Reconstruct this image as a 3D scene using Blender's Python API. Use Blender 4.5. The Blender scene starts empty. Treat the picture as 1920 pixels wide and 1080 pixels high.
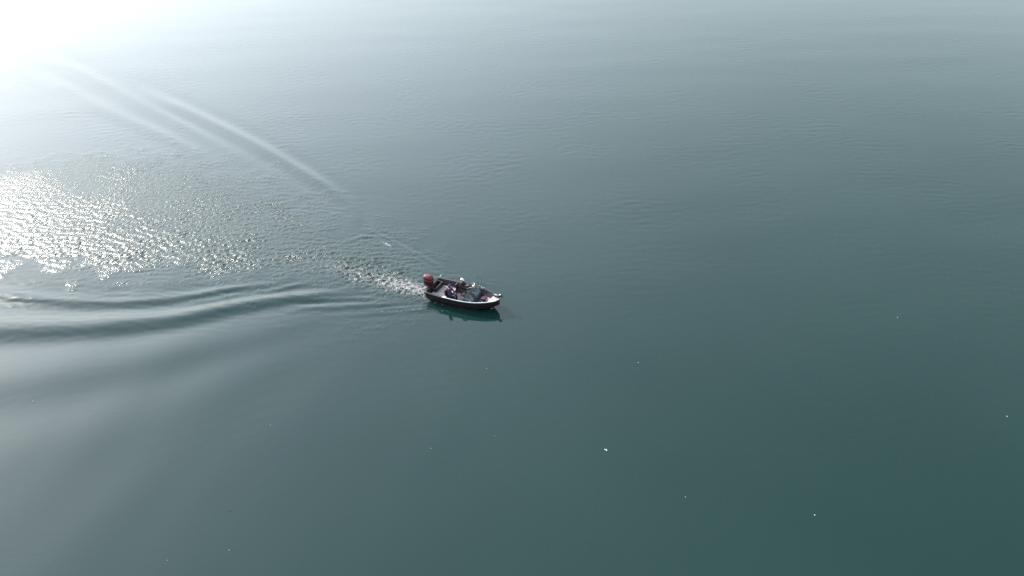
import bpy, bmesh, math, random
import numpy as np
from mathutils import Vector, Matrix
R = math.radians
scene = bpy.context.scene
C = scene.collection

# ------------------------------------------------------------------ camera
CAM_H, PITCH, FPX = 30.6, R(32.6), 1480.0
cd = bpy.data.cameras.new('camera'); cam = bpy.data.objects.new('camera', cd); C.objects.link(cam)
cd.sensor_width = 36.0; cd.lens = 36.0 * FPX / 1920.0; cd.clip_end = 20000; cd.clip_start = 0.5
cam.location = (0, 0, CAM_H); cam.rotation_euler = (R(90) - PITCH, 0, 0)
scene.camera = cam

# ------------------------------------------------------------------ sky, sun, exposure
SUN_EL, SUN_AZ = R(30.0), R(-49.0)          # azimuth measured from +Y towards +X
w = bpy.data.worlds.new('World'); scene.world = w; w.use_nodes = True
wn = w.node_tree; bg = wn.nodes['Background']
sky = wn.nodes.new('ShaderNodeTexSky'); sky.sky_type = 'NISHITA'; sky.sun_disc = False
sky.sun_elevation = SUN_EL; sky.sun_rotation = SUN_AZ
sky.air_density = 1.0; sky.dust_density = 1.2; VEIL = (2.55, 2.2, 10.4, 8.0); sky.ozone_density = 1.5; sky.altitude = 100
veil = wn.nodes.new('ShaderNodeMix'); veil.data_type = 'RGBA'; veil.blend_type = 'ADD'; veil.inputs[0].default_value = 1.0
cool = wn.nodes.new('ShaderNodeMix'); cool.data_type = 'RGBA'; cool.blend_type = 'MULTIPLY'; cool.inputs[0].default_value = 1.0
cool.inputs[7].default_value = (.25, .25, .20, 1); 
# thin high cloud: pale everywhere, brighter round the sun and towards the horizon
def wmath(op, *a):
    k = wn.nodes.new('ShaderNodeMath'); k.operation = op
    for i, x in enumerate(a):
        if isinstance(x, (int, float)): k.inputs[i].default_value = x
        else: wn.links.new(x, k.inputs[i])
    return k.outputs[0]
wtc = wn.nodes.new('ShaderNodeTexCoord'); wdot = wn.nodes.new('ShaderNodeVectorMath'); wdot.operation = 'DOT_PRODUCT'
wdot.inputs[1].default_value = (math.sin(SUN_AZ) * math.cos(SUN_EL), math.cos(SUN_AZ) * math.cos(SUN_EL), math.sin(SUN_EL))
wn.links.new(wtc.outputs['Generated'], wdot.inputs[0]); sdot = wmath('MAXIMUM', wdot.outputs['Value'], 0.0)
wsep = wn.nodes.new('ShaderNodeSeparateXYZ'); wn.links.new(wtc.outputs['Generated'], wsep.inputs[0])
hz = wmath('POWER', wmath('SUBTRACT', 1.0, wmath('MAXIMUM', wsep.outputs[2], 0.0)), 4.0)
def wtint(amount, col):
    k = wn.nodes.new('ShaderNodeVectorMath'); k.operation = 'SCALE'; k.inputs[0].default_value = col
    if isinstance(amount, float): k.inputs['Scale'].default_value = amount
    else: wn.links.new(amount, k.inputs['Scale'])
    return k.outputs[0]
def wadd(a, b):
    k = wn.nodes.new('ShaderNodeVectorMath'); k.operation = 'ADD'; wn.links.new(a, k.inputs[0]); wn.links.new(b, k.inputs[1]); return k.outputs[0]
base_ = wtint(VEIL[0], (.81, 1.03, 1.14)); hz_ = wtint(wmath('MULTIPLY', hz, VEIL[1]), (1.0, .94, .80))
zz = wmath('SUBTRACT', 1.0, wmath('MAXIMUM', wsep.outputs[2], 0.0))
low = wmath('MULTIPLY', wmath('SUBTRACT', 1.0, wmath('MULTIPLY', hz, 1.35)), wmath('ADD', .72, wmath('MULTIPLY', wmath('MULTIPLY', zz, zz), 1.0)))      # the low haze dims the glow near the horizon
glow_ = wtint(wmath('MULTIPLY', low, wmath('MULTIPLY', wmath('POWER', sdot, 2.8), VEIL[2])), (.88, .95, 1.13)); core_ = wtint(wmath('MULTIPLY', low, wmath('MULTIPLY', wmath('POWER', sdot, 30.0), VEIL[3])), (.97, .96, 1.02))
warm_ = wtint(wmath('MULTIPLY', wmath('POWER', zz, 3.0), wmath('MULTIPLY', wmath('POWER', sdot, 4.0), 7.0)), (1.05, .94, .84))
wn.links.new(wadd(wadd(wadd(base_, hz_), wadd(glow_, core_)), warm_), veil.inputs[7])
wn.links.new(sky.outputs[0], cool.inputs[6]); wn.links.new(cool.outputs[2], veil.inputs[6]); wn.links.new(veil.outputs[2], bg.inputs[0]); bg.inputs[1].default_value = 0.15
sl = bpy.data.lights.new('sun', 'SUN'); sun = bpy.data.objects.new('sun', sl); C.objects.link(sun)
sl.energy = 3.2; sl.angle = R(0.6); sl.color = (1.0, 0.93, 0.84)
sd = Vector((math.sin(SUN_AZ) * math.cos(SUN_EL), math.cos(SUN_AZ) * math.cos(SUN_EL), math.sin(SUN_EL)))
sun.rotation_euler = sd.to_track_quat('Z', 'Y').to_euler()
scene.view_settings.view_transform = 'Standard'; scene.view_settings.look = 'None'
scene.view_settings.gamma = 1; scene.view_settings.exposure = 1.05
scene.cycles.use_denoising = False
scene.cycles.max_bounces = 6

# ------------------------------------------------------------------ helpers
def G(px, py):
    """point of the lake surface seen at a photo pixel (survey of the wake)"""
    x = (np.asarray(px, float) - 960) / FPX; y = (540 - np.asarray(py, float)) / FPX
    dy = math.cos(PITCH) + y * math.sin(PITCH); dz = -math.sin(PITCH) + y * math.cos(PITCH)
    t = -CAM_H / dz
    return x * t, dy * t

def tag(o, label=None, cat=None, group=None, kind=None):
    for k, v in (('label', label), ('category', cat), ('group', group), ('kind', kind)):
        if v: o[k] = v
    return o

def mat(name, col, rough=0.6, metal=0.0, var=0.0, scale=8.0, bump=0.0, spec=0.5, coat=0.0, alpha=1.0, trans=0.0):
    m = bpy.data.materials.new(name); m.use_nodes = True; nt = m.node_tree; b = nt.nodes['Principled BSDF']
    b.inputs['Base Color'].default_value = (*col, 1); b.inputs['Roughness'].default_value = rough
    b.inputs['Metallic'].default_value = metal; b.inputs['Specular IOR Level'].default_value = spec
    b.inputs['Coat Weight'].default_value = coat; b.inputs['Transmission Weight'].default_value = trans
    b.inputs['Alpha'].default_value = alpha
    tc = nt.nodes.new('ShaderNodeTexCoord'); n = nt.nodes.new('ShaderNodeTexNoise')
    n.inputs['Scale'].default_value = scale; n.inputs['Detail'].default_value = 6
    nt.links.new(tc.outputs['Object'], n.inputs['Vector'])
    if var:
        r = nt.nodes.new('ShaderNodeMapRange'); r.inputs[1].default_value = .3; r.inputs[2].default_value = .7
        r.inputs[3].default_value = 1 - var; r.inputs[4].default_value = 1 + var
        mx = nt.nodes.new('ShaderNodeVectorMath'); mx.operation = 'SCALE'; mx.inputs[0].default_value = col
        nt.links.new(n.outputs[0], r.inputs[0]); nt.links.new(r.outputs[0], mx.inputs['Scale'])
        nt.links.new(mx.outputs[0], b.inputs['Base Color'])
    if bump:
        bp = nt.nodes.new('ShaderNodeBump'); bp.inputs['Strength'].default_value = 1; bp.inputs['Distance'].default_value = bump
        nt.links.new(n.outputs[0], bp.inputs['Height']); nt.links.new(bp.outputs[0], b.inputs['Normal'])
    return m

def obj(name, bm, m, parent=None, smooth=False, bevel=0.0, sub=0):
    me = bpy.data.meshes.new(name); bmesh.ops.recalc_face_normals(bm, faces=bm.faces[:]); bm.to_mesh(me); bm.free()
    o = bpy.data.objects.new(name, me); C.objects.link(o)
    ms = m if isinstance(m, (list, tuple)) else [m]
    for x in ms: me.materials.append(x)
    if parent: o.parent = parent
    if smooth:
        for p in me.polygons: p.use_smooth = True
    if bevel:
        b = o.modifiers.new('bevel', 'BEVEL'); b.width = bevel; b.segments = 2; b.limit_method = 'ANGLE'; b.angle_limit = R(35)
    if sub:
        s = o.modifiers.new('sub', 'SUBSURF'); s.levels = sub; s.render_levels = sub
    return o

def empty(name, loc, rz=0):
    o = bpy.data.objects.new(name, None); C.objects.link(o); o.location = loc; o.rotation_euler = (0, 0, rz)
    o.empty_display_size = .2
    return o

def box(bm, c, s, rot=None, taper=1.0):
    M = Matrix.Translation(c)
    if rot: M = M @ Matrix.Rotation(rot[1], 4, rot[0])
    g = bmesh.ops.create_cube(bm, size=1)
    for v in g['verts']:
        k = taper if v.co.z > 0 else 1
        v.co = Vector((v.co.x * s[0] * k, v.co.y * s[1] * k, v.co.z * s[2]))
        v.co = M @ v.co
    return g['verts']

def tube(bm, pts, rad, n=8, cap=True):
    pts = [Vector(p) for p in pts]; rings = []
    rads = rad if isinstance(rad, (list, tuple)) else [rad] * len(pts)
    for i, p in enumerate(pts):
        d = (pts[min(i + 1, len(pts) - 1)] - pts[max(i - 1, 0)]).normalized()
        a = d.cross(Vector((0, 0, 1)))
        if a.length < 1e-3: a = d.cross(Vector((0, 1, 0)))
        a.normalize(); b = d.cross(a)
        rings.append([bm.verts.new(p + (a * math.cos(2 * math.pi * k / n) + b * math.sin(2 * math.pi * k / n)) * rads[i]) for k in range(n)])
    for r0, r1 in zip(rings, rings[1:]):
        for k in range(n): bm.faces.new((r0[k], r0[(k + 1) % n], r1[(k + 1) % n], r1[k]))
    if cap: bm.faces.new(rings[0]); bm.faces.new(rings[-1])

def loft(bm, sections, closed=True, caps=True):
    rings = [[bm.verts.new(p) for p in s] for s in sections]; n = len(rings[0])
    for r0, r1 in zip(rings, rings[1:]):
        for k in range(n if closed else n - 1): bm.faces.new((r0[k], r0[(k + 1) % n], r1[(k + 1) % n], r1[k]))
    if caps and closed: bm.faces.new(rings[0]); bm.faces.new(rings[-1])
    return rings

def superring(cx, cy, z, a, b, n=20, e=2.6):
    out = []
    for k in range(n):
        t = 2 * math.pi * k / n; c, s = math.cos(t), math.sin(t)
        out.append((cx + a * math.copysign(abs(c) ** (2 / e), c), cy + b * math.copysign(abs(s) ** (2 / e), s), z))
    return out

# ------------------------------------------------------------------ lake surface
rng = np.random.default_rng(7)
def band_noise(n, cell, l0, l1, ang=None, spread=1.0, seed=0):
    """tileable noise holding only wavelengths l0..l1 (m), optional travel direction"""
    r = np.random.default_rng(seed)
    F = np.fft.fft2(r.standard_normal((n, n)))
    fx = np.fft.fftfreq(n, cell)[None, :]; fy = np.fft.fftfreq(n, cell)[:, None]
    f = np.hypot(fx, fy) + 1e-9; lw = np.log(1 / f); c = .5 * (math.log(l0) + math.log(l1)); s = .5 * (math.log(l1) - math.log(l0))
    A = np.exp(-((lw - c) / s) ** 2)
    if ang is not None:
        a = np.arctan2(fy, fx) - ang; A = A * np.exp(-(np.sin(a) / spread) ** 2)
    h = np.real(np.fft.ifft2(F * A)); return h / h.std()
def sample(t, cell, X, Y):
    n = t.shape[0]; u = X / cell; v = Y / cell
    i = np.floor(u).astype(int); j = np.floor(v).astype(int); a = u - i; b = v - j
    i0, i1, j0, j1 = i % n, (i + 1) % n, j % n, (j + 1) % n
    return (t[j0, i0] * (1 - a) + t[j0, i1] * a) * (1 - b) + (t[j1, i0] * (1 - a) + t[j1, i1] * a) * b

def axis(segs):
    out = []
    for a, b, d in segs: out.append(np.arange(a, b, d))
    return np.unique(np.concatenate(out + [np.array([segs[-1][1]])]))
xs = np.concatenate([np.linspace(-1500, -140, 30)[:-1], np.arange(-140, -80, .45), np.arange(-80, -42, .22), np.arange(-42, 8, .12),
                     np.arange(8, 100, .3), np.arange(100, 140, 1.0), np.linspace(140, 1500, 30)])
ys = np.concatenate([np.linspace(-600, 14, 30)[:-1], np.arange(14, 32, .4), np.arange(32, 62, .12), np.arange(62, 84, .2),
                     np.arange(84, 150, .4), np.arange(150, 240, 2.5), np.linspace(240, 2500, 40)])
X, Y = np.meshgrid(xs, ys)
HF = np.zeros_like(X); XF, YF = X, Y
# the wake lies in the left part of the sheet: shape it there
ci = int(np.searchsorted(xs, 14)); c0 = int(np.searchsorted(xs, -139)); r0_ = int(np.searchsorted(ys, 15)); r1_ = int(np.searchsorted(ys, 152))
SUB = (slice(r0_, r1_), slice(c0, ci)); X, Y, H = XF[SUB], YF[SUB], HF[SUB]
def full(a):
    o = np.zeros_like(XF); o[SUB] = a; return o

def seg_dist(P):
    """signed distance (+ = far / right side) and arclength parameter 0..1 to a ground polyline"""
    best = np.full(X.shape, 1e9); sg = np.zeros_like(X); tt = np.zeros_like(X)
    px, py = P; L = np.hypot(np.diff(px), np.diff(py)); cum = np.concatenate([[0], np.cumsum(L)]); tot = cum[-1]
    for i in range(len(L)):
        dx, dy = px[i + 1] - px[i], py[i + 1] - py[i]
        t = ((X - px[i]) * dx + (Y - py[i]) * dy) / L[i] ** 2; tc = np.clip(t, 0, 1)
        ex, ey = X - px[i] - tc * dx, Y - py[i] - tc * dy
        d = np.hypot(ex, ey); s = np.where(dx * ey - dy * ex >= 0, 1.0, -1.0)
        m = d < best; best = np.where(m, d, best); sg = np.where(m, s, sg); tt = np.where(m, (cum[i] + tc * L[i]) / tot, tt)
    return best * sg, tt
def smooth_poly(pts, n=60):
    p = np.array(pts, float); gx, gy = G(p[:, 0], p[:, 1])
    t = np.concatenate([[0], np.cumsum(np.hypot(np.diff(gx), np.diff(gy)))]); q = np.linspace(0, t[-1], n)
    a, b = np.interp(q, t, gx), np.interp(q, t, gy)
    k = np.hanning(13); k /= k.sum()
    f = lambda v: np.convolve(np.concatenate([2 * v[0] - v[6:0:-1], v, 2 * v[-1] - v[-2:-8:-1]]), k, 'valid')
    return f(a), f(b)
def ridge(pts, A, wid, fade=(.1, .1)):
    """one wave: crest along the line with a trough on each side; A, wid may be (start, end)"""
    global H
    d, t = seg_dist(smooth_poly(pts))
    A0, A1 = A if isinstance(A, tuple) else (A, A); w0, w1 = wid if isinstance(wid, tuple) else (wid, wid)
    Av = (A0 + (A1 - A0) * t) * np.clip(t / fade[0], 0, 1) ** 1.5 * np.clip((1 - t) / fade[1], 0, 1) ** 1.5; wv = w0 + (w1 - w0) * t
    q = d / wv
    H += Av * (1 - q * q) * np.exp(-q * q / 2)
# near arm of the wake (left ... boat)
ridge([(-250, 600), (0, 614), (120, 612), (200, 608), (330, 597), (430, 574), (520, 560), (600, 553), (690, 546)], (.23, .085), (1.6, .47), (.02, .12))
ridge([(-250, 520), (0, 549), (80, 561), (200, 567), (330, 560), (433, 540), (500, 533), (560, 530)], (.12, .048), (.9, .33), (.02, .15))
ridge([(90, 548), (200, 552), (310, 551), (420, 541)], .025, .4, (.3, .3))
ridge([(470, 549), (510, 544), (552, 535), (590, 531)], .035, .3, (.3, .3))
ridge([(500, 580), (567, 577), (640, 574), (710, 571), (770, 571)], .035, .36, (.25, .2))
ridge([(620, 590), (700, 587), (760, 583), (806, 579), (850, 579)], .022, .3, (.3, .2))
ridge([(-300, 760), (0, 715), (200, 685), (400, 645), (560, 605), (700, 590)], (.10, .025), (2.6, 1.0), (.02, .25))
ridge([(-300, 900), (0, 850), (250, 790), (450, 700), (600, 640), (720, 600)], (.03, .012), (3.2, 1.4), (.02, .25))
# far arm of the wake
ridge([(200, 140), (330, 200), (400, 232), (470, 266), (540, 306), (600, 342), (640, 372), (660, 400), (668, 440)], (.145, .10), (1.2, .58), (.3, .2))
ridge([(60, 92), (130, 126), (178, 152), (259, 191), (333, 229), (400, 268), (450, 302), (490, 330)], (.14, .07), (1.4, .75), (.2, .3))
ridge([(60, 130), (110, 160), (185, 203), (296, 250), (380, 292), (450, 330)], (.09, .05), (1.3, .75), (.2, .3))
ridge([(680, 425), (725, 447), (760, 465), (800, 486), (840, 512)], .03, .22, (.2, .2))
ridge([(600, 470), (690, 440), (740, 462), (790, 492), (825, 515)], .02, .25, (.3, .2))

ridge([(652, 345), (664, 375), (669, 405), (668, 442)], .012, .55, (.35, .25))
ridge([(540, 566), (600, 562), (670, 559), (740, 563)], .03, .26, (.3, .3))
ridge([(660, 582), (720, 580), (780, 575), (815, 574)], .025, .2, (.3, .2))
ridge([(300, 575), (380, 563), (440, 553), (500, 545)], .03, .35, (.4, .3))
# turbulent water between the arms
def poly_mask(pts, soft, wobble=False):
    p = np.array(pts, float); gx, gy = G(p[:, 0], p[:, 1]); n = len(gx)
    inside = np.zeros(X.shape, bool); d = np.full(X.shape, 1e9)
    for i in range(n):
        x0, y0, x1, y1 = gx[i], gy[i], gx[(i + 1) % n], gy[(i + 1) % n]
        c = (y0 > Y) != (y1 > Y)
        with np.errstate(divide='ignore', invalid='ignore'): xi = (x1 - x0) * (Y - y0) / (y1 - y0) + x0
        inside ^= c & (X < xi)
        t = np.clip(((X - x0) * (x1 - x0) + (Y - y0) * (y1 - y0)) / ((x1 - x0) ** 2 + (y1 - y0) ** 2), 0, 1)
        d = np.minimum(d, np.hypot(X - x0 - t * (x1 - x0), Y - y0 - t * (y1 - y0)))
    s = np.where(inside, d, -d) + (wob if wobble else 0); t = np.clip(s / soft * .5 + .5, 0, 1); return t * t * (3 - 2 * t)
big = band_noise(512, .8, 8, 40, seed=3)
mid = band_noise(512, .3, 1.5, 5, seed=4)
wob = sample(mid, .3, X, Y) * 1.1 + sample(big, .8, X * 2, Y * 2) * .8
churn = poly_mask([(-200, 330), (60, 310), (200, 288), (350, 292), (500, 330), (590, 382), (650, 432), (700, 437), (760, 464), (822, 502), (850, 530), (840, 560),
                   (800, 571), (740, 577), (680, 560), (620, 548), (560, 540), (480, 530), (400, 530), (300, 522), (180, 512), (60, 503), (-200, 480)], 4.0, True)
core = poly_mask([(-200, 350), (0, 370), (130, 420), (260, 395), (400, 430), (520, 470), (620, 470), (700, 495), (790, 520), (812, 545), (796, 566),
                  (720, 560), (640, 525), (520, 512), (400, 515), (280, 512), (150, 500), (-200, 470)], 1.8)
glit = np.zeros_like(X)
for pts_, wd_, a_ in (([(-200, 380), (0, 408), (80, 445), (160, 476), (240, 497), (330, 505)], 2.1, .42), ([(250, 395), (310, 420), (370, 440), (440, 462), (520, 478)], .8, .65),
                   ([(330, 505), (420, 500), (520, 490), (600, 487), (660, 500), (720, 515), (800, 540)], 1.1, .75), ([(560, 470), (640, 470), (720, 490), (800, 525)], .9, .35), ([(-100, 330), (60, 350), (140, 385), (220, 430)], 1.6, .4)):
    d_, t_ = seg_dist(smooth_poly(pts_)); glit += a_ * np.exp(-((d_ + .8 * sample(mid, .3, X, Y)) / wd_) ** 2) * np.clip(t_ * 6, 0, 1) * np.clip((1 - t_) * 8, 0, 1)
glit *= np.clip(.8 + .35 * sample(mid, .3, X * .8 + 9, Y * .8), .05, 1.8)
chop1 = band_noise(1024, .1, .45, 1.3, ang=R(82), spread=.75, seed=11)
chop2 = band_noise(1024, .1, .28, .55, seed=12)
cs = sample(chop1, .1, X, Y); cf = sample(chop2, .1, X + 17.3, Y + 5.1)
patch = np.clip(1 + .45 * sample(big, .8, X * 1.7, Y * 1.7), .3, 2)
H += churn * (.0095 * cs + .009 * cf) * (.5 + .5 * patch) + core * (.007 * cs + .006 * cf) * patch + glit * (.008 * cs + .008 * cf)
# long low swell running out from the wake across the near water, small ripples riding on the near arm
sw2 = band_noise(512, .5, 4, 11, ang=R(-16), spread=.35, seed=31)
H += .004 * sample(sw2, .5, X, Y) * np.clip((14 - X) / 25, 0, 1) * np.clip((58 - Y) / 10, 0, 1) * np.clip((Y - 10) / 10, 0, 1)
arm = poly_mask([(-200, 510), (60, 503), (300, 525), (480, 530), (600, 545), (760, 572), (700, 592), (500, 600), (300, 625), (-200, 640)], 2.0)
far_arm = poly_mask([(40, 60), (200, 100), (420, 205), (640, 330), (700, 390), (690, 440), (640, 430), (470, 345), (200, 260), (40, 190)], 3.0)
r2 = band_noise(1024, .12, .45, 1.6, ang=R(80), spread=.5, seed=32)
H += arm * .006 * sample(r2, .12, X, Y)
X, Y, H = XF, YF, HF; churn = full(churn); core = full(core); glit = full(glit); patch = full(patch)
# breeze ripples and long lazy swell on the open lake
swell = band_noise(512, .8, 7, 22, ang=R(100), spread=.5, seed=21)
H += .0035 * sample(swell, .8, X, Y)
rip = band_noise(1024, .15, .6, 2.0, ang=R(95), spread=.8, seed=22)
near = np.clip((Y - 30) / 60, 0.12, 1) * np.clip(1 + .7 * sample(big, .8, X + 50, Y), .1, 2.2)
fadeout = np.clip((150 - np.abs(Y)) / 30, 0, 1) * np.clip((125 - np.abs(X)) / 30, 0, 1)
H += .0026 * sample(rip, .15, X, Y) * near * fadeout * (1 - churn)

# boat frame (needed so the lake does not enter the hull)
HEAD = R(-24.0)
BX, BY = G(872, 549.5 + .67 * 22.0)
cB, sB = math.cos(HEAD), math.sin(HEAD)
u = (X - BX) * cB + (Y - BY) * sB; v = -(X - BX) * sB + (Y - BY) * cB
# bow wave and stern hollow hugging the hull
hb = np.interp(u, [-2.65, 0, .6, 1.4, 2.0, 2.4], [.92, .95, .88, .58, .22, .0]); side = np.abs(v) - hb
H += .05 * np.exp(-((side - .12) / .16) ** 2) * np.exp(-((u - .3) / 1.1) ** 2)
H = np.where((np.abs(v) < hb - .10) & (u > -2.15) & (u < 2.1), -0.14, H)
wash = np.exp(-(v / (.55 + .1 * np.clip(-2.6 - u, 0, 6))) ** 2) * np.clip((-2.5 - u) / .3, 0, 1) * np.exp(-np.clip(-2.6 - u, 0, None) / 5.0)
H += .05 * wash * (sample(chop2, .1, X * .7, Y * .7)) + .04 * wash
foam = wash * .42 + core * .34 * np.clip(1 - (-u - 3) / 22, 0, 1)  # wash foam, plus pale colour over the core painting in sun sparkle
foam += .4 * np.exp(-((side - .08) / .10) ** 2) * np.clip((0.4 - u) / 2.2, 0, 1) * (np.abs(u) < 2.7)
def foam_line(pts, wd, a):
    global foam
    global X, Y
    X, Y = XF[SUB], YF[SUB]; d, t = seg_dist(smooth_poly(pts)); X, Y = XF, YF
    foam[SUB] += a * np.exp(-(d / wd) ** 2) * np.sin(np.pi * np.clip(t, 0.02, .98)) ** .5
foam_line([(715, 453), (725, 458), (737, 464)], .15, .75)
foam_line([(700, 440), (760, 466), (800, 487), (838, 512)], .15, .3)
foam_line([(690, 586), (740, 583), (806, 578)], .13, .35)
foam_line([(806, 580), (830, 583), (862, 584)], .07, .35)

far_arm = full(far_arm); rough_ = np.maximum(churn, .5 * np.maximum(full(arm), far_arm))
ny, nx = X.shape
me = bpy.data.meshes.new('lake_water')
me.vertices.add(nx * ny)
me.vertices.foreach_set('co', np.stack([X, Y, H], -1).astype(np.float32).ravel())
ii = (np.arange(ny - 1)[:, None] * nx + np.arange(nx - 1)[None, :]).ravel()
quads = np.stack([ii, ii + 1, ii + nx + 1, ii + nx], -1).astype(np.int32)
me.loops.add(quads.size); me.loops.foreach_set('vertex_index', quads.ravel())
me.polygons.add(len(ii)); me.polygons.foreach_set('loop_start', (np.arange(len(ii)) * 4).astype(np.int32))
me.polygons.foreach_set('loop_total', np.full(len(ii), 4, np.int32))
me.polygons.foreach_set('use_smooth', np.ones(len(ii), bool))
for nm, arr in (('rough', rough_), ('churn', .62 * churn * (.6 + .4 * patch) + .3 * glit), ('foam', foam)):
    at = me.attributes.new(nm, 'FLOAT', 'POINT'); at.data.foreach_set('value', arr.astype(np.float32).ravel())
me.update(); me.validate()
lake = bpy.data.objects.new('lake_water', me); C.objects.link(lake); tag(lake, kind='structure')

def water_material():
    m = bpy.data.materials.new('lake_water'); m.use_nodes = True; nt = m.node_tree; N = nt.nodes; L = nt.links
    b = N['Principled BSDF']; b.inputs['IOR'].default_value = 1.333
    tc = N.new('ShaderNodeTexCoord')
    def noise(scale, det, rough=.5, st=(1, 1, 1)):
        mp = N.new('ShaderNodeMapping'); mp.inputs['Scale'].default_value = st; L.new(tc.outputs['Object'], mp.inputs[0])
        n = N.new('ShaderNodeTexNoise'); n.inputs['Scale'].default_value = scale; n.inputs['Detail'].default_value = det
        n.inputs['Roughness'].default_value = rough; L.new(mp.outputs[0], n.inputs['Vector']); return n.outputs[0]
    def math_(op, a, c):
        k = N.new('ShaderNodeMath'); k.operation = op
        for i, x in enumerate((a, c)):
            if isinstance(x, (int, float)): k.inputs[i].default_value = x
            else: L.new(x, k.inputs[i])
        return k.outputs[0]
    ch = N.new('ShaderNodeAttribute'); ch.attribute_name = 'churn'; fo = N.new('ShaderNodeAttribute'); fo.attribute_name = 'foam'; ro = N.new('ShaderNodeAttribute'); ro.attribute_name = 'rough'
    # colour of the lake: silty green with slightly clearer and murkier drifts
    dr = N.new('ShaderNodeValToRGB'); dr.color_ramp.elements[0].position = .35; dr.color_ramp.elements[1].position = .65
    dr.color_ramp.elements[0].color = (.0060, .0225, .0200, 1); dr.color_ramp.elements[1].color = (.0082, .0265, .0235, 1)
    L.new(noise(.05, 4, .5), dr.inputs[0])
    # foam, with the pale sparkle painted alongside it
    fn = math_('ADD', math_('MULTIPLY', noise(5.5, 6, .65), 1.0), math_('MULTIPLY', fo.outputs['Fac'], .45))
    fr = N.new('ShaderNodeMapRange'); fr.inputs[1].default_value = .66; fr.inputs[2].default_value = .92; fr.clamp = True
    L.new(fn, fr.inputs[0])
    fm = math_('MULTIPLY', fr.outputs[0], math_('MINIMUM', math_('MULTIPLY', fo.outputs['Fac'], 3.0), 1.0))
    mx = N.new('ShaderNodeMix'); mx.data_type = 'RGBA'; L.new(fm, mx.inputs[0]); L.new(dr.outputs[0], mx.inputs[6]); mx.inputs[7].default_value = (.42, .37, .36, 1)
    L.new(mx.outputs[2], b.inputs['Base Color'])
    L.new(math_('ADD', math_('ADD', math_('MULTIPLY', fm, .4), math_('MULTIPLY', ro.outputs['Fac'], .17)), WROUGH), b.inputs['Roughness'])
    # fine ripples
    h = math_('ADD', math_('MULTIPLY', noise(6.5, 4, .7), math_('MULTIPLY', ch.outputs['Fac'], .055)),
              math_('MULTIPLY', noise(2.2, 3, .5, (.55, 1.5, 1)), .0016))
    bp = N.new('ShaderNodeBump'); bp.inputs['Distance'].default_value = 1; bp.inputs['Strength'].default_value = 1
    L.new(h, bp.inputs['Height']); L.new(bp.outputs[0], b.inputs['Normal'])
    pass
    return m
WROUGH = 0.05
me.materials.append(water_material())
# ------------------------------------------------------------------ materials
M = dict(
 hull=mat('hull_paint', (.010, .006, .008), .5, var=.25, scale=3, coat=.1),
 hullin=mat('inner_side_vinyl', (.030, .022, .030), .8, var=.3, scale=9),
 cap=mat('gunwale_metal', (.025, .022, .026), .5, metal=.2, var=.2),
 rail=mat('worn_aluminium', (.62, .62, .62), .38, metal=.6, var=.25, scale=12),
 deck=mat('pale_vinyl_deck', (.34, .26, .28), .75, var=.22, scale=5, bump=.004),
 carpet=mat('dark_carpet', (.075, .055, .075), .95, var=.35, scale=14, bump=.004),
 bow=mat('beige_bow_plate', (.40, .36, .31), .55, var=.2, scale=6),
 red=mat('red_cowl_paint', (.105, .004, .011), .5, var=.12, scale=4, coat=.15),
 darkred=mat('shaded_red', (.045, .004, .010), .5, var=.2, scale=5),  # cowl red with shade painted in, for the motor's lower parts; also mouths
 maroon=mat('maroon_vinyl', (.045, .010, .018), .6, var=.3, scale=7),
 black=mat('black_plastic', (.012, .012, .014), .5, var=.3, scale=9),
 grey=mat('grey_plastic', (.11, .12, .14), .5, var=.25, scale=6),
 glass=mat('smoked_acrylic', (.05, .065, .075), .12, var=.05, alpha=.62),
 white=mat('white_plastic', (.75, .77, .78), .5, var=.06),
 steel=mat('stainless_steel', (.55, .56, .58), .25, metal=.9, var=.1),
 screen=mat('screen_glass', (.02, .03, .04), .1),
 skin=mat('skin', (.42, .23, .16), .55, var=.08),
 hair=mat('dark_hair', (.02, .014, .01), .7, var=.2),
 jacketA=mat('black_jacket_cloth', (.012, .016, .017), .85, var=.3, scale=12, bump=.004),
 jacketB=mat('purple_jacket_cloth', (.035, .022, .075), .85, var=.3, scale=12, bump=.004),
 trA=mat('charcoal_trouser_cloth', (.03, .028, .03), .9, var=.25, scale=12),
 trB=mat('navy_trouser_cloth', (.014, .016, .035), .9, var=.25, scale=12),
 capw=mat('pale_cap_cloth', (.74, .76, .76), .8, var=.08, scale=20),
 shoe=mat('shoe_rubber', (.03, .028, .026), .8),
 towel=mat('white_towel', (.8, .8, .8), .95, var=.05, scale=20, bump=.01),
 rod=mat('graphite_rod', (.02, .025, .025), .4),
 cork=mat('cork_grip', (.35, .22, .12), .8, var=.3, scale=30),
 bag=mat('black_nylon', (.014, .013, .018), .85, var=.3, scale=15, bump=.006),
 foamwhite=mat('dried_foam_fleck', (.45, .48, .47), .8, var=.1, scale=30),
 twig=mat('dark_leaf_litter', (.03, .028, .016), .8, var=.3, scale=30),
)

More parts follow.
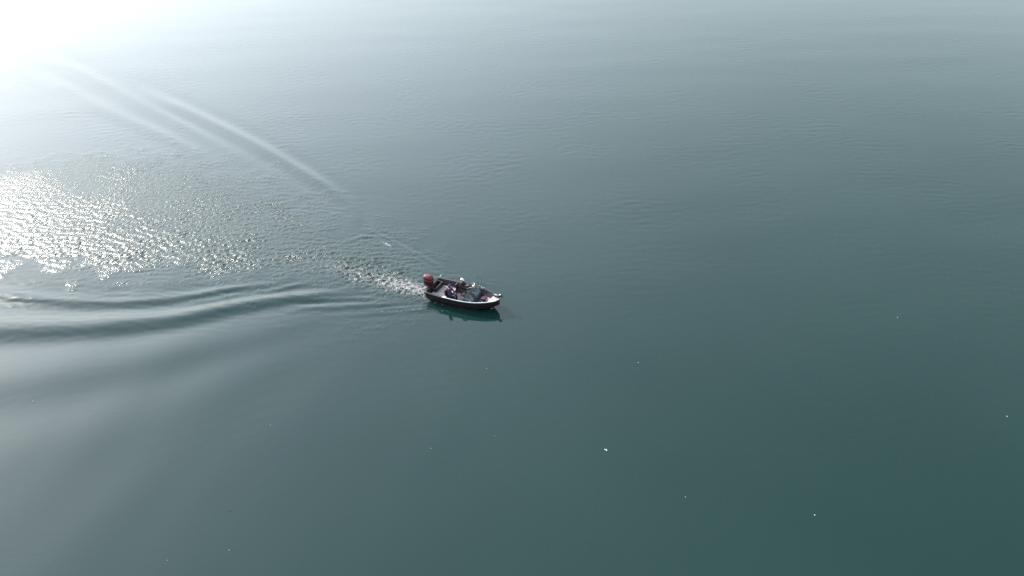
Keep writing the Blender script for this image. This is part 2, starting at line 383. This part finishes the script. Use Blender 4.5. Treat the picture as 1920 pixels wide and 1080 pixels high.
# ------------------------------------------------------------------ the boat
boat = empty('fishing_boat', (float(BX), float(BY), 0.0), HEAD)
tag(boat, 'dark maroon open fishing boat with a red outboard, two people aboard, cruising across the lake', 'fishing boat')
def hbeam(x): return float(np.interp(x, [-2.65, -1.5, -.2, .6, 1.2, 1.7, 2.1, 2.4, 2.58, 2.66], [1.10, 1.16, 1.16, 1.10, .97, .79, .58, .36, .17, .05]))
def sheer(x): return .66 + .15 * max(0, (x + .3) / 3) ** 2
SX = [-2.65, -2.2, -1.7, -1.2, -.7, -.2, .3, .8, 1.2, 1.6, 1.9, 2.2, 2.4, 2.55, 2.66]
def section(x):
    b, s = hbeam(x), sheer(x); k = max(0, (x - .6) / 2.06)
    keel = -.26 + .82 * k ** 2.6; ch = .02 + .42 * k ** 2; cb = b * (.84 - .2 * k)
    rk = .34 * max(0, (-2.0 - x) / .65)
    def f(z): return x + rk * (s - z) / (s + .26)
    return [(f(p[2]), p[1], p[2]) for p in sec(x, b, s, k, keel, ch, cb)]
def sec(x, b, s, k, keel, ch, cb):
    return [(x, -b, s), (x, -b * .99, s - .10), (x, -(cb + .03), ch + .1), (x, -cb, ch), (x, -cb * .5, (ch + keel) * .5 - .02), (x, 0, keel),
            (x, cb * .5, (ch + keel) * .5 - .02), (x, cb, ch), (x, cb + .03, ch + .1), (x, b * .99, s - .10), (x, b, s)]
bm = bmesh.new(); rings = loft(bm, [section(x) for x in SX], closed=False)
bm.faces.new(rings[0])
hull = obj('hull', bm, M['hull'], boat)
# moulded lap strakes along each side
for sgn in (-1, 1):
    bm = bmesh.new(); tube(bm, [(x, sgn * (hbeam(x) * .5 + section(x)[8][1] * .5 + .012), (sheer(x) - .1 + section(x)[8][2]) * .5 + .05) for x in SX[:-2]], .014, 6)
    obj('side_strake', bm, M['cap'], hull, True)
# gunwale cap
def inner(x): return max(hbeam(x) - .13, .0)
for sgn in (-1, 1):
    bm = bmesh.new()
    loft(bm, [[(x, sgn * (hbeam(x) + .02), sheer(x) - .03), (x, sgn * (hbeam(x) + .02), sheer(x) + .025), (x, sgn * inner(x), sheer(x) + .02), (x, sgn * inner(x), sheer(x) - .03)] for x in SX])
    g = obj('gunwale', bm, M['cap'], boat, False)
    bm = bmesh.new()
    tube(bm, [(x, sgn * (hbeam(x) - .03), sheer(x) + .03) for x in SX[3:-1]], .026, 6)
    obj('gunwale_trim', bm, M['white'] if sgn < 0 else M['cap'], g, True)  # light caught by the near trim painted in as white, far trim dark
# inner side liners
for sgn in (-1, 1):
    bm = bmesh.new()
    loft(bm, [[(x, sgn * (inner(x) + .012), sheer(x) - .03), (x, sgn * max(inner(x) - .20, .0), .10 + .3 * max(0, (x - 1) / 1.6)), (x, sgn * max(inner(x) - .23, 0), .10 + .3 * max(0, (x - 1) / 1.6)), (x, sgn * max(inner(x) - .02, 0), sheer(x) - .03)] for x in SX[:-2]])
    obj('side_liner', bm, M['hullin'], boat)
bm = bmesh.new(); box(bm, (-2.53, 0, .44), (.06, 2.10, .44), rot=('Y', R(-20))); obj('transom', bm, M['hull'], boat, bevel=.015)
bm = bmesh.new(); box(bm, (-2.16, 0.28, .44), (.07, 1.0, .40)); box(bm, (-2.38, .74, .44), (.42, .06, .36)); box(bm, (-2.38, -.2, .40), (.42, .06, .3))
obj('splash_well', bm, M['black'], boat, bevel=.012)
def floor(name, x0, x1, z, m, inset=.0, t=.05):
    bm = bmesh.new(); xs_ = [x for x in SX if x0 < x < x1]; xs_ = [x0] + xs_ + [x1]
    top = [(x, inner(x) - .03 - inset, z) for x in xs_] + [(x, -inner(x) + .03 + inset, z) for x in reversed(xs_)]
    loft(bm, [[(a, b, c - t) for a, b, c in top], top]); return obj(name, bm, m, boat)
rd = floor('rear_deck', -2.58, -1.05, .27, M['deck'], .07)
floor('cockpit_floor', -1.05, 1.15, .12, M['carpet'], .20)
bd = floor('bow_deck', 1.15, 2.3, .38, M['carpet'], .10)
def hatch(parent, c, s, m, dz=.012):
    bm = bmesh.new(); box(bm, (c[0], c[1], c[2]), (s[0], s[1], .022)); o = obj('hatch', bm, m, parent, bevel=.01)
    bm = bmesh.new(); box(bm, (c[0] - s[0] * .35, c[1], c[2] + .016), (.05, .10, .012)); obj('latch', bm, M['black'], parent if False else o)
hatch(rd, (-1.68, .62, .281), (.62, .62), M['deck']); hatch(rd, (-1.68, -.45, .281), (.62, .70), M['deck'])
hatch(bd, (1.75, .32, .391), (.44, .42), M['deck']); hatch(bd, (1.55, -.3, .391), (.4, .4), M['carpet'])
bm = bmesh.new(); box(bm, (-1.05, 0, .20), (.03, 1.9, .14)); obj('deck_riser', bm, M['hullin'], boat)
bm = bmesh.new(); box(bm, (1.15, 0, .26), (.03, 1.7, .24)); obj('deck_riser', bm, M['hullin'], boat)
# beige bow plate
bm = bmesh.new(); xs_ = [1.98, 2.2, 2.4, 2.55, 2.64]
top = [(x, hbeam(x) - .02, sheer(x) + .05) for x in xs_] + [(x, -hbeam(x) + .02, sheer(x) + .05) for x in reversed(xs_)]
top[0] = (2.12, top[0][1], top[0][2]); 
loft(bm, [[(a, b, c - .05) for a, b, c in top], top]); bp_ = obj('bow_plate', bm, M['bow'], boat, bevel=.012)
bm = bmesh.new(); box(bm, (2.22, -.2, sheer(2.2) + .075), (.16, .05, .03)); obj('cleat', bm, M['steel'], bp_, bevel=.008)
bm = bmesh.new(); tube(bm, [(2.45, -.12, sheer(2.4) + .05), (2.45, -.12, sheer(2.4) + .13)], .03, 8); obj('bow_light', bm, M['white'], bp_, True)
for x, s in ((-2.5, 1), (-2.5, -1), (.9, -1), (.9, 1)):
    bm = bmesh.new(); y = s * (hbeam(x) - .06); box(bm, (x, y, sheer(x) + .055), (.17, .03, .025)); box(bm, (x, y, sheer(x) + .035), (.07, .03, .04))
    obj('cleat', bm, M['steel'], boat, bevel=.006)
bm = bmesh.new(); tube(bm, [(-2.42, 1.02, .68), (-2.42, 1.02, .86)], .012, 6); sl_ = obj('stern_light', bm, M['steel'], boat, True)
bm = bmesh.new(); bmesh.ops.create_icosphere(bm, subdivisions=2, radius=.045, matrix=Matrix.Translation((-2.42, 1.02, .90))); obj('lamp_globe', bm, M['white'], sl_, True)

# consoles with raked windscreens
def console(y0, y1, helm):
    yc, wy = (y0 + y1) / 2, y1 - y0
    bm = bmesh.new()
    prof = [(.12, .12), (.20, .62), (.16, .74), (.30, .84), (.62, .80), (.86, .55), (.90, .12)]
    loft(bm, [[(x, y0, z) for x, z in prof], [(x, y0 + .06, z + (.02 if z > .3 else 0)) for x, z in prof], [(x, y1 - .06, z + (.02 if z > .3 else 0)) for x, z in prof], [(x, y1, z) for x, z in prof]])
    c = obj('console', bm, M['grey'], boat, bevel=.02)
    bm = bmesh.new()
    pts = []
    for k in range(9):
        t = math.pi * (k / 8); yy = yc - math.cos(t) * wy * .48; xx = .34 + math.sin(t) ** .7 * .36
        pts.append((xx, yy, .80 + (0 if k not in (0, 8) else .0), xx - .20, yy * .97 + yc * .03, 1.12 - (.12 if k in (0, 8) else 0)))
    loft(bm, [[(a, b, z), (a2, b2, z2), (a2 + .008, b2, z2), (a + .008, b, z)] for a, b, z, a2, b2, z2 in pts])
    ws = obj('windscreen', bm, M['glass'], c)
    bm = bmesh.new(); tube(bm, [(p[3], p[4], p[5] + .006) for p in pts], .013, 6); obj('windscreen_rim', bm, M['rail' if helm else 'black'], c, True)
    if helm:
        bm = bmesh.new(); n = 18; cx, cy, cz = .02, yc, .80; ring = []
        for k in range(n + 1):
            t = 2 * math.pi * k / n; ring.append((cx + math.cos(t) * .06, cy + math.sin(t) * .18, cz + math.cos(t) * .17))
        tube(bm, ring, .016, 6, False)
        for t in (0.5, 2.6, 4.7): tube(bm, [(cx, cy, cz), (cx + math.cos(t) * .06, cy + math.sin(t) * .18, cz + math.cos(t) * .17)], .01, 5)
        tube(bm, [(cx, cy, cz), (.18, cy, .70)], .022, 6); obj('steering_wheel', bm, M['black'], c, True)
    bm = bmesh.new(); box(bm, (.27, yc + .02, .94), (.04, .30, .19)); s = obj('fish_finder', bm, M['black'], c, bevel=.01)
    bm = bmesh.new(); box(bm, (.247, yc + .02, .945), (.006, .25, .145)); obj('screen', bm, M['screen'], s)
console(-.84, -.26, False); console(.05, .84, True)

# pedestal seats
def seat(x, y, z0, m):
    bm = bmesh.new(); tube(bm, [(x, y, z0), (x, y, z0 + .30)], [.05, .04], 10); p = obj('seat_pedestal', bm, M['steel'], boat, True)
    bm = bmesh.new(); box(bm, (x, y, z0 + .37), (.48, .50, .13), taper=.94); obj('seat_cushion', bm, m, p, bevel=.03)
    bm = bmesh.new(); box(bm, (x - .25, y, z0 + .66), (.11, .48, .50), rot=('Y', R(-10)), taper=.9); obj('backrest', bm, m, p, bevel=.03)
seat(-.52, .40, .12, M['maroon']); seat(-.85, -.62, .12, M['maroon'])
bm = bmesh.new(); tube(bm, [(1.42, .05, .38), (1.42, .05, .52)], .045, 8); p = obj('seat_pedestal', bm, M['steel'], boat, True)
bm = bmesh.new(); box(bm, (1.42, .05, .57), (.36, .36, .09), taper=.93); obj('seat_cushion', bm, M['maroon'], p, bevel=.03)

# outboard on the transom
bm = bmesh.new()
loft(bm, [superring(-2.84, 0, .62, .16, .10, 14), superring(-2.86, 0, .30, .13, .08, 14), superring(-2.88, 0, -.10, .11, .05, 14), superring(-2.90, 0, -.45, .12, .04, 14)])
box(bm, (-2.95, 0, -.12), (.30, .26, .02))
ob = obj('outboard_motor', bm, M['darkred'], boat, True)
bm = bmesh.new(); loft(bm, [superring(-2.86, 0, .60, .30, .21), superring(-2.86, 0, .66, .36, .25), superring(-2.87, 0, 1.0, .38, .27), superring(-2.87, 0, 1.12, .375, .265)])
obj('lower_cowl', bm, M['darkred'], ob, True)
bm = bmesh.new(); loft(bm, [superring(-2.87, 0, 1.122, .385, .275), superring(-2.87, 0, 1.26, .37, .26), superring(-2.88, 0, 1.36, .31, .215), superring(-2.90, 0, 1.405, .20, .14), superring(-2.90, 0, 1.415, .06, .05)])
obj('cowl', bm, M['red'], ob, True)
bm = bmesh.new(); box(bm, (-2.70, 0, .48), (.12, .30, .34)); box(bm, (-2.64, .13, .62), (.16, .04, .16)); box(bm, (-2.64, -.13, .62), (.16, .04, .16)); obj('clamp_bracket', bm, M['black'], ob, bevel=.01)
bm = bmesh.new()
for k in range(3):
    t = 2 * math.pi * k / 3
    vs = [bm.verts.new((-3.06 + dx, math.cos(t + a) * r, -.40 + math.sin(t + a) * r)) for dx, a, r in ((0, -.2, .04), (-.03, -.45, .15), (0, 0, .19), (.03, .45, .14), (.0, .2, .04))]
    bm.faces.new(vs)
tube(bm, [(-3.1, 0, -.40), (-2.95, 0, -.40)], [.02, .05], 8); obj('propeller', bm, M['steel'], ob)

# trolling motor stowed on the bow
bm = bmesh.new(); tube(bm, [(2.10, .26, .97), (2.66, .16, .99)], .02, 8); tm = obj('trolling_motor', bm, M['steel'], boat, True)
bm = bmesh.new(); box(bm, (2.33, .22, .90), (.42, .14, .07)); box(bm, (2.46, .18, .87), (.10, .20, .10)); obj('mount', bm, M['black'], tm, bevel=.01)
bm = bmesh.new(); loft(bm, [superring(0, 0, 0, .05, .05, 12), superring(0, 0, .05, .085, .085, 12), superring(0, 0, .22, .085, .085, 12), superring(0, 0, .30, .04, .04, 12)])
bmesh.ops.transform(bm, matrix=Matrix.Translation((2.50, .17, 1.0)) @ Matrix.Rotation(R(78), 4, 'Y'), verts=bm.verts); obj('motor_pod', bm, M['black'], tm, True)
bm = bmesh.new(); box(bm, (2.62, .16, 1.10), (.13, .10, .07)); obj('control_head', bm, M['white'], tm, bevel=.02)
bm = bmesh.new()
for k in range(2):
    vs = [bm.verts.new((2.83, .165 + (1 if k else -1) * r, 0.96 + h)) for r, h in ((.02, -.02), (.13, -.05), (.15, .02), (.02, .03))]
    f = bm.faces.new(vs)
bmesh.ops.solidify(bm, geom=bm.faces[:], thickness=.012); obj('propeller', bm, M['black'], tm)

def B(x, y, z): # boat-local to world
    return (float(BX) + x * cB - y * sB, float(BY) + x * sB + y * cB, z)

# ------------------------------------------------------------------ people
def skin_mesh(name, verts, edges, radii, m, parent, root=0, sub=1):
    me = bpy.data.meshes.new(name); me.from_pydata([Vector(v) for v in verts], edges, []); o = bpy.data.objects.new(name, me); C.objects.link(o)
    if parent: o.parent = parent
    me.materials.append(m)
    md = o.modifiers.new('skin', 'SKIN'); md.use_smooth_shade = True
    for i, r in enumerate(radii):
        sv = me.skin_vertices[0].data[i]; sv.radius = r if isinstance(r, tuple) else (r, r); sv.use_root = (i == root)
    s = o.modifiers.new('sub', 'SUBSURF'); s.levels = sub; s.render_levels = sub
    return o
def person(loc, label, J, jm, tm_, headgear, capm, group='people aboard the fishing boat'):
    """J: joint positions in the boat frame relative to the seat point (x forward, y port)"""
    root = empty('person', loc, HEAD); tag(root, label, 'person', group)
    V = []; E = []; Rd = []
    def add(p, r, par=None):
        V.append(p); Rd.append(r)
        if par is not None: E.append((par, len(V) - 1))
        return len(V) - 1
    J = {k: Vector(v) for k, v in J.items()}
    pel = add(J['pelvis'], (.15, .12)); ab = add(J['pelvis'].lerp(J['chest'], .5), (.14, .11), pel); chs = add(J['chest'], (.155, .12), ab)
    nk = add(J['neck'], .058, chs); hd0 = add(J['neck'].lerp(J['head'], .55), (.062, .07), nk); hd = add(J['head'], (.078, .095), hd0); tp = add(J['head'] + (J['head'] - J['neck']).normalized() * .09, (.06, .07), hd)
    f = J['face'].normalized(); 
    for s in ('L', 'R'):
        sh = add(J['sh' + s], .062, chs); el = add(J['el' + s], .043, sh); wr = add(J['wr' + s], .028, el)
        d = (J['wr' + s] - J['el' + s]).normalized(); side_ = d.cross(Vector((0, 0, 1))).normalized(); dn = d.cross(side_).normalized()
        if dn.z > 0: dn = -dn
        pm = add(J['wr' + s] + d * .075, (.036, .018), wr)
        for k, ln in enumerate((.066, .078, .074, .058)):
            o_ = side_ * (.030 - .020 * k); a = add(V[pm] + d * .025 + o_, .0095, pm); b2 = add(V[a] + d * ln * .5 + dn * ln * .22, .009, a); add(V[b2] + d * ln * .2 + dn * ln * .45, .008, b2)
        sd_ = side_ * (1 if s == 'L' else -1); a = add(J['wr' + s] + d * .035 + sd_ * .035, .011, wr); add(V[a] + d * .035 + sd_ * .012 + dn * .02, .009, a)
        hp = add(J['hip' + s], .088, pel); kn = add(J['kn' + s], .062, hp); an = add(J['an' + s], .042, kn); add(J['an' + s] + Vector((.17, 0, -.045)), .036, an)
    body = skin_mesh('body', V, E, Rd, M['skin'], root, 0, 2)
    # face
    hc = J['head']; up = (J['head'] - J['neck']).normalized(); sd2 = f.cross(up).normalized()
    bm = bmesh.new()
    loft(bm, [[hc + f * .088 + up * .02 + sd2 * .010, hc + f * .088 + up * .02 - sd2 * .010, hc + f * .096 + up * .022], [hc + f * .09 - up * .028 + sd2 * .017, hc + f * .09 - up * .028 - sd2 * .017, hc + f * .118 - up * .022]]); obj('nose', bm, M['skin'], root, True)
    for q in (-1, 1):
        bm = bmesh.new(); bmesh.ops.create_icosphere(bm, subdivisions=2, radius=.012, matrix=Matrix.Translation(hc + f * .088 + up * .022 + sd2 * q * .031)); obj('eye', bm, M['black'], root, True)
        bm = bmesh.new(); bmesh.ops.create_icosphere(bm, subdivisions=2, radius=.03, matrix=Matrix.Translation(hc - up * .005 + sd2 * q * .085) @ Matrix.Diagonal((.5, .5, 1, 1))); obj('ear', bm, M['skin'], root, True)
    bm = bmesh.new(); box(bm, hc + f * .09 - up * .052, (.02, .045, .010)); obj('mouth', bm, M['darkred'], root)
    # jacket, trousers, shoes grown over the body
    V2 = []; E2 = []; R2 = []
    def a2(p, r, par=None):
        V2.append(p); R2.append(r)
        if par is not None: E2.append((par, len(V2) - 1))
        return len(V2) - 1
    p0 = a2(J['pelvis'] + Vector((0, 0, .02)), (.19, .15)); m0 = a2(J['pelvis'].lerp(J['chest'], .5), (.185, .145), p0); c0 = a2(J['chest'], (.20, .15), m0); a2(J['neck'] - (J['neck'] - J['chest']) * .25, (.09, .09), c0)
    for s in ('L', 'R'):
        sh = a2(J['sh' + s], .088, c0); el = a2(J['el' + s], .065, sh); a2(J['wr' + s] - (J['wr' + s] - J['el' + s]) * .08, .045, el)
    skin_mesh('jacket', V2, E2, R2, jm, root, 0, 2)
    V2 = []; E2 = []; R2 = []
    p0 = a2(J['pelvis'], (.17, .14))
    for s in ('L', 'R'):
        hp = a2(J['hip' + s], .108, p0); kn = a2(J['kn' + s], .083, hp); a2(J['an' + s] + Vector((0, 0, .04)), .062, kn)
    skin_mesh('trousers', V2, E2, R2, tm_, root, 0, 2)
    for s in ('L', 'R'):
        bm = bmesh.new(); a = J['an' + s]; loft(bm, [superring(a.x + .06, a.y, a.z - .085, .155, .055, 12), superring(a.x + .06, a.y, a.z - .05, .15, .052, 12), superring(a.x + .02, a.y, a.z + .01, .085, .05, 12)]); obj('shoe', bm, M['shoe'], root, True)
    if headgear == 'cap':
        bm = bmesh.new(); cc = hc + up * .035 - f * .012; rings_ = []
        for z, r in ((0, .108), (.04, .106), (.08, .088), (.105, .05), (.114, .012)):
            rings_.append([cc + up * z + (f * math.cos(t) * 1.08 + sd2 * math.sin(t) * .94) * r for t in [2 * math.pi * k / 16 for k in range(16)]])
        loft(bm, rings_); cp = obj('cap', bm, capm, root, True)
        bm = bmesh.new(); arc = [cc + up * .006 + f * (.085 + .085 * math.cos(t)) + sd2 * math.sin(t) * .085 for t in [R(a) for a in range(-90, 91, 20)]]
        loft(bm, [[p - up * .006 for p in arc], [p + up * .004 for p in arc]]); obj('brim', bm, capm, cp)
        bm = bmesh.new(); bmesh.ops.create_icosphere(bm, subdivisions=2, radius=.1, matrix=Matrix.Translation(hc - f * .022 + up * .01) @ Matrix.Diagonal((.9, .9, .75, 1))); obj('hair', bm, M['hair'], root, True)
    else:
        bm = bmesh.new(); bmesh.ops.create_icosphere(bm, subdivisions=3, radius=.128, matrix=Matrix.Translation(hc - f * .03 + up * .015))
        for v_ in bm.verts:
            q = v_.co - hc
            if q.dot(f) > .045: v_.co -= f * (q.dot(f) - .045)
            if q.dot(up) < -.04: v_.co -= up * .05
        obj('hood', bm, jm, root, True)
    return root
JA = dict(pelvis=(0, 0, .10), chest=(.06, 0, .46), neck=(.09, 0, .66), head=(.12, 0, .83), face=(1, .0, -.12), shL=(.06, .20, .58), shR=(.06, -.20, .58),
          elL=(.24, .27, .36), elR=(.26, -.24, .34), wrL=(.44, .16, .42), wrR=(.42, -.02, .44), hipL=(.04, .11, .07), hipR=(.04, -.11, .07), knL=(.44, .17, .06), knR=(.44, -.17, .05),
          anL=(.50, .17, -.38), anR=(.48, -.17, -.38))
driver = person(B(-.50, .38, .58), 'person in a black jacket and pale cap sitting at the wheel of the boat', JA, M['jacketA'], M['trA'], 'cap', M['capw'])
JB = dict(pelvis=(0, 0, .10), chest=(-.02, 0, .44), neck=(.02, 0, .62), head=(.06, 0, .78), face=(1, -.25, -.25), shL=(-.01, .20, .55), shR=(0, -.20, .55),
          elL=(.10, .29, .32), elR=(.14, -.26, .30), wrL=(.32, .18, .20), wrR=(.34, -.14, .20), hipL=(.04, .11, .07), hipR=(.04, -.11, .07), knL=(.44, .16, .06), knR=(.44, -.14, .06),
          anL=(.46, .17, -.38), anR=(.52, -.14, -.38))
person(B(-.87, -.60, .58), 'person in a dark purple hooded jacket sitting on the near seat of the boat', JB, M['jacketB'], M['trB'], 'hood', None)

# ------------------------------------------------------------------ gear lying in the boat
def gear(name, loc, label, cat, group=None):
    r = empty(name, B(*loc), HEAD); return tag(r, label, cat, group)
# upright rods in the port gunwale
for k, (x, y, ln, tx, ty, lb) in enumerate(((.62, .93, 1.15, -.10, .10, 'fishing rod leaning back in the far gunwale, left of the white towel'),
                                     (.80, .90, 1.30, .06, .16, 'tallest fishing rod standing upright in the far gunwale'),
                                     (.98, .86, .95, .22, .05, 'short fishing rod leaning forward in the far gunwale towards the bow'))):
    r = gear('fishing_rod', (x, y, .60), lb, 'fishing rod', 'fishing rods standing in the far gunwale')
    bm = bmesh.new(); tube(bm, [(0, 0, 0), (tx * .2, ty * .2, .28)], .016, 8); obj('grip', bm, M['cork'], r, True)
    bm = bmesh.new(); tube(bm, [(tx * .2, ty * .2, .28), (tx * .6, ty * .6, ln * .65), (tx * 1.2, ty * 1.2, ln)], [.011, .008, .005], 6); obj('blank', bm, M['rod'], r, True)
    bm = bmesh.new(); bmesh.ops.create_cone(bm, cap_ends=True, segments=12, radius1=.04, radius2=.034, depth=.06, matrix=Matrix.Translation((tx * .2 + .04, ty * .2, .26)) @ Matrix.Rotation(R(90), 4, 'X')); obj('reel', bm, M['steel'], r, True)
def lumpy(name, loc, s, m, label, cat, seed, e=.25, group=None):
    bm = bmesh.new(); bmesh.ops.create_icosphere(bm, subdivisions=3, radius=1); rr = random.Random(seed)
    ph = [(Vector((rr.uniform(-1, 1), rr.uniform(-1, 1), rr.uniform(-1, 1))).normalized() * rr.uniform(2, 5), rr.uniform(0, 6)) for _ in range(6)]
    for v_ in bm.verts:
        d_ = 1 + e * sum(math.sin(v_.co.dot(a) + b) for a, b in ph) / 3
        z = max(v_.co.z * d_, -.55); v_.co = Vector((v_.co.x * d_ * s[0], v_.co.y * d_ * s[1], (z + .55) * s[2]))
    o = obj(name, bm, m, None, True); o.location = loc; o.rotation_euler = (0, 0, HEAD + rr.uniform(-.5, .5)); return tag(o, label, cat, group)
lumpy('towel', B(.42, .62, .86), (.15, .17, .10), M['towel'], 'crumpled white towel on top of the console by the far rail', 'towel', 5)
bg_ = lumpy('duffel_bag', B(-1.25, -.86, .27), (.26, .15, .17), M['bag'], 'black duffel bag on the pale rear deck against the near side', 'bag', 9, .12)
lumpy('rag', B(-1.02, -1.06, .70), (.12, .05, .035), M['towel'], 'white rag draped on the near gunwale beside the black bag', 'rag', 6)
for k, (x, y, s, lb) in enumerate(((1.30, -.55, (.22, .14, .09), 'small white tackle box on the bow deck near the near rail'), (1.62, -.42, (.26, .16, .10), 'larger pale tackle box on the bow deck, nearer the bow'))):
    r = gear('tackle_box', (x, y, .402 if k else .38), lb, 'tackle box', 'tackle boxes on the bow deck')
    bm = bmesh.new(); box(bm, (0, 0, s[2] / 2), s); obj('case', bm, M['white' if not k else 'bow'], r, bevel=.012)
    bm = bmesh.new(); box(bm, (0, 0, s[2] + .016), (s[0] * 1.03, s[1] * 1.03, .028)); obj('lid', bm, M['white'], r, bevel=.008)
    bm = bmesh.new(); tube(bm, [(-.05, 0, s[2] + .03), (-.04, 0, s[2] + .06), (.04, 0, s[2] + .06), (.05, 0, s[2] + .03)], .008, 6); obj('handle', bm, M['black'], r, True)

# ------------------------------------------------------------------ flecks floating on the lake
FL = [(1136, 844, .085, 'largest white fleck of foam floating on the calm water below and right of the boat'),
      (1197, 680, .040, 'small pale fleck floating on dark water, first one right and below the bow'),
      (1683, 595, .048, 'small pale fleck floating highest of those on the right side of the lake'),
      (1888, 781, .050, 'small pale fleck floating closest to the right edge of the photo'),
      (1528, 966, .048, 'pale fleck floating low on the right, in the green bottom water'),
      (913, 691, .036, 'tiny pale fleck floating straight below the boat, nearest to it'),
      (1285, 932, .030, 'tiny fleck floating near the bottom, right of the largest white fleck'),
      (927, 817, .026, 'tiny fleck floating left of the largest white fleck'),
      (808, 841, .028, 'tiny fleck floating well below the stern of the boat'),
      (507, 797, .036, 'tiny pale fleck floating alone left of centre, under the wake'),
      (430, 1032, .038, 'pale fleck floating at the bottom of the photo, left of centre'),
      (314, 1051, .022, 'faint fleck floating lowest and leftmost at the bottom of the photo'),
      (62, 753, .036, 'tiny pale fleck floating under the wake swell at the far left')]
for k, (px, py, r, lb) in enumerate(FL):
    gx, gy = G(px, py); bm = bmesh.new(); rr = random.Random(40 + k)
    n = 5 if r > .06 else 3
    for q in range(n):
        rad = r * rr.uniform(.35, .6)
        bmesh.ops.create_icosphere(bm, subdivisions=2, radius=rad, matrix=Matrix.Translation((rr.uniform(-.5, .5) * r, rr.uniform(-.5, .5) * r, .012)) @ Matrix.Diagonal((1, 1, .6, 1)))
    o = obj('foam_fleck', bm, M['foamwhite'], None, True); o.location = (float(gx), float(gy), 0.0)
    tag(o, lb, 'foam fleck', 'small flecks floating on the lake')
for px, py, lb in ((1256, 562, 'dark speck of leaf litter floating right of the bow on calm water'), (430, 958, 'dark speck of leaf litter floating left of centre, above the bottom fleck')):
    gx, gy = G(px, py); bm = bmesh.new(); box(bm, (0, 0, .012), (.12, .05, .012), taper=.7); box(bm, (.07, .01, .014), (.08, .015, .01))
    o = obj('floating_leaf', bm, M['twig']); o.location = (float(gx), float(gy), 0.0); o.rotation_euler = (0, 0, .5); tag(o, lb, 'leaf', 'dark specks floating on the lake')
